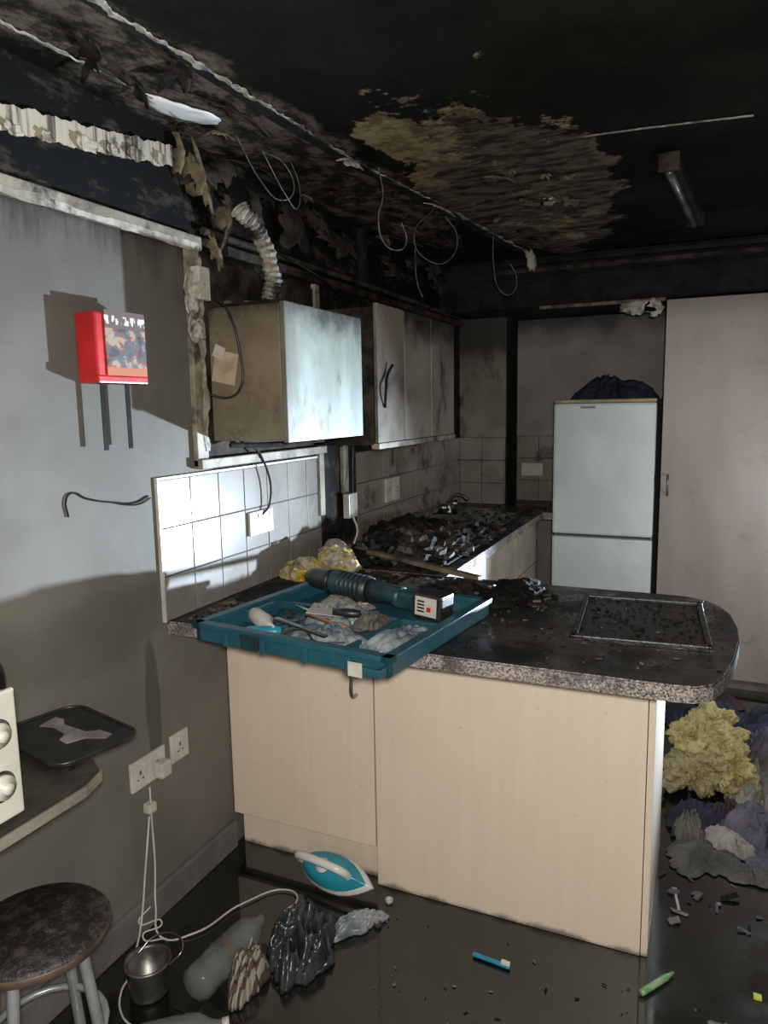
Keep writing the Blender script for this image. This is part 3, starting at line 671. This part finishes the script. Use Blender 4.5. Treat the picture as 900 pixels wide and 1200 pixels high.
lathe('scraper_handle',[(0,0),(.011,0),(.013,.05),(.009,.10),(0,.1)],DARKP,sc,T(.86,2.32,.945,150,0,90))
yw=group('yellow_food_wrapper')
lump('wrapper_a',(.10,2.36,.93),(.06,.08,.03),.03,17,YPK,yw,1,True,4,zmin=.911,smooth=False)
lump('wrapper_b',(.19,2.46,.95),(.07,.05,.045),.03,17,YPK,yw,5,True,4,zmin=.911,smooth=False)
lump('wrapper_c',(.16,2.50,.96),(.045,.035,.045),.03,19,CLW,yw,9,True,4,zmin=.911,smooth=False)
gf=group('burnt_baking_tray')
MG=T(1.34,2.20,.911,4)
bm=bmesh.new(); addbox(bm,-.18,.18,-.23,.23,.0,.005,0,MG)
for q in ((-.18,.18,-.23,-.212),(-.18,.18,.212,.23),(-.18,-.162,-.23,.23),(.162,.18,-.23,.23)): addbox(bm,q[0],q[1],q[2],q[3],0,.014,.004,MG)
frombm('tray_frame',bm,WETCH,gf)
box('wet_sheen',-.15,.15,-.2,.2,.0052,.007,DARKP,0,gf,MG)
debris('tray_soot',1.18,1.5,1.99,2.41,.918,200,.002,.014,[BLACK,CHAR2,WETCH],0,28,parent=gf)
# ---------------------------------------------------------------- side table, oven, pan tray
tb=group('side_table')
prism('table_top',[(.002,.0),(.355,.0),(.36,.05),(.36,1.02),(.34,1.08),(.29,1.11),(.002,1.12)],.765,.797,TABT,tb,.004)
prism('table_edge',[(.0018,-.003),(.358,-.003),(.364,.05),(.364,1.02),(.343,1.083),(.291,1.114),(.0018,1.123)],.768,.790,TABE,tb)
for x in (.04,.30):
    for y in (.06,.70): box('leg_%d_%d'%(x*100,y*100),x,x+.03,y,y+.03,0,.765,DARKP,.003,tb)
ov=group('mini_oven')
box('body',.05,.335,.42,.885,.81,1.045,OVEN,.008,ov)
box('front_fascia',.335,.345,.415,.89,.805,1.05,OVEN,.004,ov)
box('glass_door',.345,.35,.43,.72,.83,1.03,DARKP,.003,ov)
for z in (.875,.975):
    lathe('knob',[(0,0),(.024,0),(.022,.014),(.01,.016),(.01,.024),(0,.024)],OVEN,ov,T(.345,.845,z,0,0,90))
    lathe('knob_ring',[(.024,0),(.029,0),(.029,.003),(.024,.003)],CHROME,ov,T(.345,.845,z,0,0,90))
for y in (.45,.85): lathe('foot',[(0,0),(.012,0),(.012,.014),(0,.014)],DARKP,ov,T(.3,y,.797))
tube('appliance_cable',[(.1,.97,.80),(.10,1.03,.9),(.14,1.02,1.0),(.2,.93,1.06),(.22,.82,1.055)],.008,DARKP)
pt=group('charred_serving_tray')
def rr(cx,cy,hx,hy,r,n=6):
    P=[]
    for (sx,sy,a0) in ((1,1,0),(-1,1,90),(-1,-1,180),(1,-1,270)):
        for i in range(n+1):
            a=math.radians(a0+90*i/n); P.append((cx+sx*(hx-r)+r*math.cos(a),cy+sy*(hy-r)+r*math.sin(a)))
    return P
MP=T(.155,1.165,.80,-14)
prism('tray_plate',rr(0,0,.145,.105,.045),0,.006,DARKP,pt,.002,MP)
tube('tray_rim',[tuple(MP@Vector((p[0],p[1],.007))) for p in rr(0,0,.145,.105,.045)],.004,DARKP,pt,True,True)
bone=[(-.10,.0),(-.11,.03),(-.08,.035),(-.05,.02),(.03,.03),(.05,.055),(.09,.06),(.10,.04),(.06,.01),(.05,-.03),(.02,-.03),(.0,-.005),(-.06,-.005),(-.09,-.02)]
prism('melted_patch',bone,.0062,.0075,CLW,pt,0,MP)
# ---------------------------------------------------------------- stool
so=group('round_stool')
SX,SY,SZ=.275,.945,.505
lathe('seat',[(0,-.032),(.130,-.032),(.142,-.024),(.143,-.008),(.137,-.001),(0,.002)],WOODT,so,T(SX,SY,SZ),48)
lathe('seat_edge',[(.1425,-.026),(.1445,-.022),(.1445,-.010),(.1425,-.008)],WOODE,so,T(SX,SY,SZ),48)
for k in range(4):
    a=math.radians(20+90*k); ca,sa=math.cos(a),math.sin(a)
    tube('leg_%d'%k,[(SX+.09*ca,SY+.09*sa,SZ-.03),(SX+.15*ca,SY+.15*sa,.0125)],.012,SILV,so,poly=True)
tube('rail',[(SX+.118*math.cos(t*math.pi/12),SY+.118*math.sin(t*math.pi/12),.26) for t in range(24)],.008,SILV,so,True,True)
# ---------------------------------------------------------------- steam iron
ir=group('steam_iron')
MI=T(.465,1.88,.075,-8,42,0,1.08)
tear=[]
for i in range(24):
    a=2*math.pi*i/24; x=math.cos(a); y=math.sin(a)
    tear.append((x*.125 if x<0 else x*.13, y*.055*(1-.0 if x<0 else (1-x**2.2)**.5 if x<1 else 0)+0))
bm=bmesh.new(); lv=[(-.0,1.0),(.016,1.0),(.024,.90),(.045,.76),(.06,.55),(.066,.3)]
rings=[[bm.verts.new(MI@Vector((p[0]*s-.01*(1-s)*5,p[1]*s,z-.02))) for p in tear] for z,s in lv]
for k,(a,c) in enumerate(zip(rings,rings[1:])):
    for i in range(24):
        f=bm.faces.new((a[i],a[(i+1)%24],c[(i+1)%24],c[i])); f.material_index=0 if k<2 else 1
f=bm.faces.new(rings[-1]); f.material_index=1; f=bm.faces.new(list(reversed(rings[0]))); f.material_index=2
bmesh.ops.remove_doubles(bm,verts=bm.verts,dist=1e-5)
frombm('iron_body',bm,[WHITEC,IRONT,CHROME],ir,True)
tube('iron_handle',[tuple(MI@Vector(p)) for p in ((.06,0,.025),(.055,0,.07),(.02,0,.088),(-.05,0,.09),(-.10,0,.07),(-.11,0,.02))],.013,WHITEC,ir)
lathe('temperature_dial',[(0,0),(.022,0),(.02,.008),(0,.01)],WHITEC,ir,MI@T(-.02,0,.046))
# ---------------------------------------------------------------- floor things
bt=group('plastic_bottle')
prof=[(0,0),(.03,.002),(.046,.012),(.048,.04),(.045,.06),(.048,.08),(.048,.17),(.045,.185),(.048,.2),(.042,.235),(.02,.27),(.014,.285),(.014,.30),(0,.30)]
MBt=T(.325,1.345,.05,-4,-90,0)
lathe('bottle_body',prof,PET,bt,MBt,28,wob=.03)
lathe('bottle_label',[(.0495,.10),(.0495,.14)],CLG,bt,MBt,28)
bt2=group('plastic_bottle')
MB2=T(.27,1.12,.05,-50,-90,0,.85)
lathe('bottle_body',prof,PET,bt2,MB2,28,wob=.03)
lathe('cap',[(0,.298),(.016,.298),(.016,.318),(0,.318)],WHITEP,bt2,MB2,16)
pot=group('metal_pot')
PX,PY=.185,1.335
lathe('pot_body',[(0,0),(.048,0),(.052,.01),(.056,.085),(.062,.09),(.062,.096),(.056,.095),(.052,.088),(.048,.012),(0,.010)],STEEL,pot,T(PX,PY,0.001),32)
tube('pot_handle',[(PX+.057,PY+.02,.085),(PX+.075,PY+.05,.11),(PX+.03,PY+.08,.12),(PX-.03,PY+.06,.11),(PX-.05,PY+.02,.085)],.003,CHROME,pot)
cloth('black_plastic_bag',(.485,1.62,.003),(.09,.15),.14,BAG,None,33,10,1.3,80)
cloth('striped_tea_towel',(.415,1.46,.003),(.04,.085),.11,STRIPE,None,4,12,1,56)
cloth('crumpled_foil',(.59,1.76,.003),(.03,.10),.06,PETB,None,5,-40,1,48)
# right-hand heap
hp=group('insulation_foam_heap')
for i,(x,y,z,a,bb,c,m) in enumerate(((1.52,3.15,.16,.09,.11,.085,YEL),(1.62,3.05,.12,.10,.11,.08,YEL),(1.50,3.0,.08,.10,.11,.07,YELD),(1.68,2.98,.05,.09,.08,.05,YELD),(1.57,3.25,.20,.07,.07,.06,YEL),(1.58,2.95,.15,.05,.05,.04,YELD),(1.45,3.1,.20,.04,.05,.04,YEL),(1.64,3.12,.21,.04,.06,.03,YEL))):
    lump('foam_%d'%i,(x,y,z),(a,bb,c),.045,24,m,hp,i+1,False,6)
ch=group('clothes_heap')
for i,(x,y,a,bb,H_,m,an) in enumerate(((1.88,3.15,.24,.28,.20,CLG,20),(1.53,2.74,.13,.11,.10,CLB,50),(1.72,2.72,.14,.12,.13,CLP,-30),(1.88,2.88,.18,.12,.14,CLR,80),(1.97,2.66,.18,.13,.13,CLP,10),(1.55,2.54,.13,.11,.03,CLG,40),(1.84,3.5,.2,.2,.20,CLB,0),(1.60,3.6,.18,.2,.13,CLB,60),(2.15,3.0,.2,.2,.18,CLR,0),(1.80,2.55,.14,.07,.05,CLP,-20),(1.74,2.92,.10,.08,.13,CLW,15),(1.95,3.35,.12,.2,.25,CLR,30),(1.84,2.78,.06,.12,.16,CLW,-50),(1.62,2.78,.08,.05,.11,CLR,20),(1.50,2.66,.05,.08,.10,CLG,-10),(1.92,2.50,.12,.07,.04,CLB,30),(1.70,2.48,.10,.05,.03,CLG,10),(1.80,3.2,.08,.15,.25,CLP,60),(1.63,2.62,.05,.10,.07,CLW,70),(1.78,2.66,.04,.09,.14,CLB,-10))):
    cloth('garment_%d'%i,(x,y,.003),(a,bb),H_,m,ch,i+11,an,1.5,64)
cloth('red_plastic_bag',(1.60,3.98,.003),(.12,.10),.06,CLR,None,31,0,1,40)
debris('floor_debris',1.42,2.2,2.12,2.46,.001,60,.006,.035,[CLG,CLP,CLW,BLACK,CLR],0,15)
debris('floor_debris',.62,1.4,1.2,1.9,.001,80,.002,.010,[PLASTERD,CLG,BLACK],0,16)
debris('floor_debris',1.3,2.2,1.5,1.9,.001,50,.003,.012,[PLASTERD,CLG,BLACK],0,18)
tbz=group('toothbrush'); MB=T(1.0,1.79,.008,-5)
box('handle',-.05,.06,-.006,.006,-.004,.004,BLUEP,.003,tbz,MB); box('bristles',.035,.06,-.005,.005,.004,.014,WHITEC,.001,tbz,MB)
hl=group('highlighter_pen'); lathe('barrel',[(0,0),(.008,0),(.009,.01),(.009,.10),(.006,.11),(.004,.13),(0,.13)],GREENP,hl,T(1.40,1.83,.010,55,0,90),16)
lathe('bottle_cap',[(0,0),(.012,0),(.012,.012),(.009,.012),(.009,.002),(0,.002)],CLR,None,T(.65,1.80,.001),20)
lathe('bottle_cap',[(0,0),(.012,0),(.012,.012),(.009,.012),(.009,.002),(0,.002)],WHITEP,None,T(.64,1.91,.001),20)
fk=group('plastic_fork'); box('fork_handle',-.05,.03,-.004,.004,0,.003,WHITEP,.001,fk,T(1.47,2.27,.002,100))
for k in range(4): box('tine_%d'%k,.03,.055,-.0075+k*.004,-.0055+k*.004,0,.003,WHITEP,0,fk,T(1.47,2.27,.002,100))
box('yellow_clip',1.67,1.69,1.93,1.95,.001,.008,YELP,.002)
cloth('crumpled_tissue',(1.62,1.77,.003),(.08,.03),.04,CLW,None,9,-20,1,40)
# ---------------------------------------------------------------- camera
P=math.radians(8.2);R=math.radians(1.0);S=math.radians(24.1)
A=Vector((math.cos(S),math.sin(S),0)); F=Vector((-math.cos(P)*math.sin(S),math.cos(P)*math.cos(S),-math.sin(P))); U=Vector((-math.sin(P)*math.sin(S),math.sin(P)*math.cos(S),math.cos(P)))
rt=math.cos(R)*A-math.sin(R)*U; upv=math.sin(R)*A+math.cos(R)*U
M=Matrix((rt,upv,-F)).transposed().to_4x4(); M.translation=(1.5,0,1.55)
cd=bpy.data.cameras.new('camera'); cd.sensor_fit='VERTICAL'; cd.sensor_height=24; cd.lens=17; cd.clip_start=.02
cam=bpy.data.objects.new('camera',cd); COL.objects.link(cam); cam.matrix_world=M; scene.camera=cam
# ---------------------------------------------------------------- lights
def light(name,typ,loc,e,col,rad,target=None,**kw):
    ld=bpy.data.lights.new(name,typ); ld.energy=e; ld.color=col; ld.shadow_soft_size=rad
    for k,v in kw.items(): setattr(ld,k,v)
    o=bpy.data.objects.new(name,ld); COL.objects.link(o); o.location=loc
    if target: o.rotation_euler=(Vector(target)-Vector(loc)).to_track_quat('-Z','Y').to_euler()
light('torch_beam','SPOT',(2.05,4.02,.78),1400,(.66,.82,1.0),.03,(0,1.0,1.12),spot_size=math.radians(60),spot_blend=1.0)
light('torch_spill','POINT',(2.1,3.5,1.0),24,(.82,.90,1.0),.1)
light('phone_flash','POINT',(1.56,-.05,1.62),172,(1.0,.965,.89),.04)
w=bpy.data.worlds.new('world'); scene.world=w; w.use_nodes=True
w.node_tree.nodes['Background'].inputs[0].default_value=(.5,.6,.7,1); w.node_tree.nodes['Background'].inputs[1].default_value=.02
scene.view_settings.view_transform='Standard'
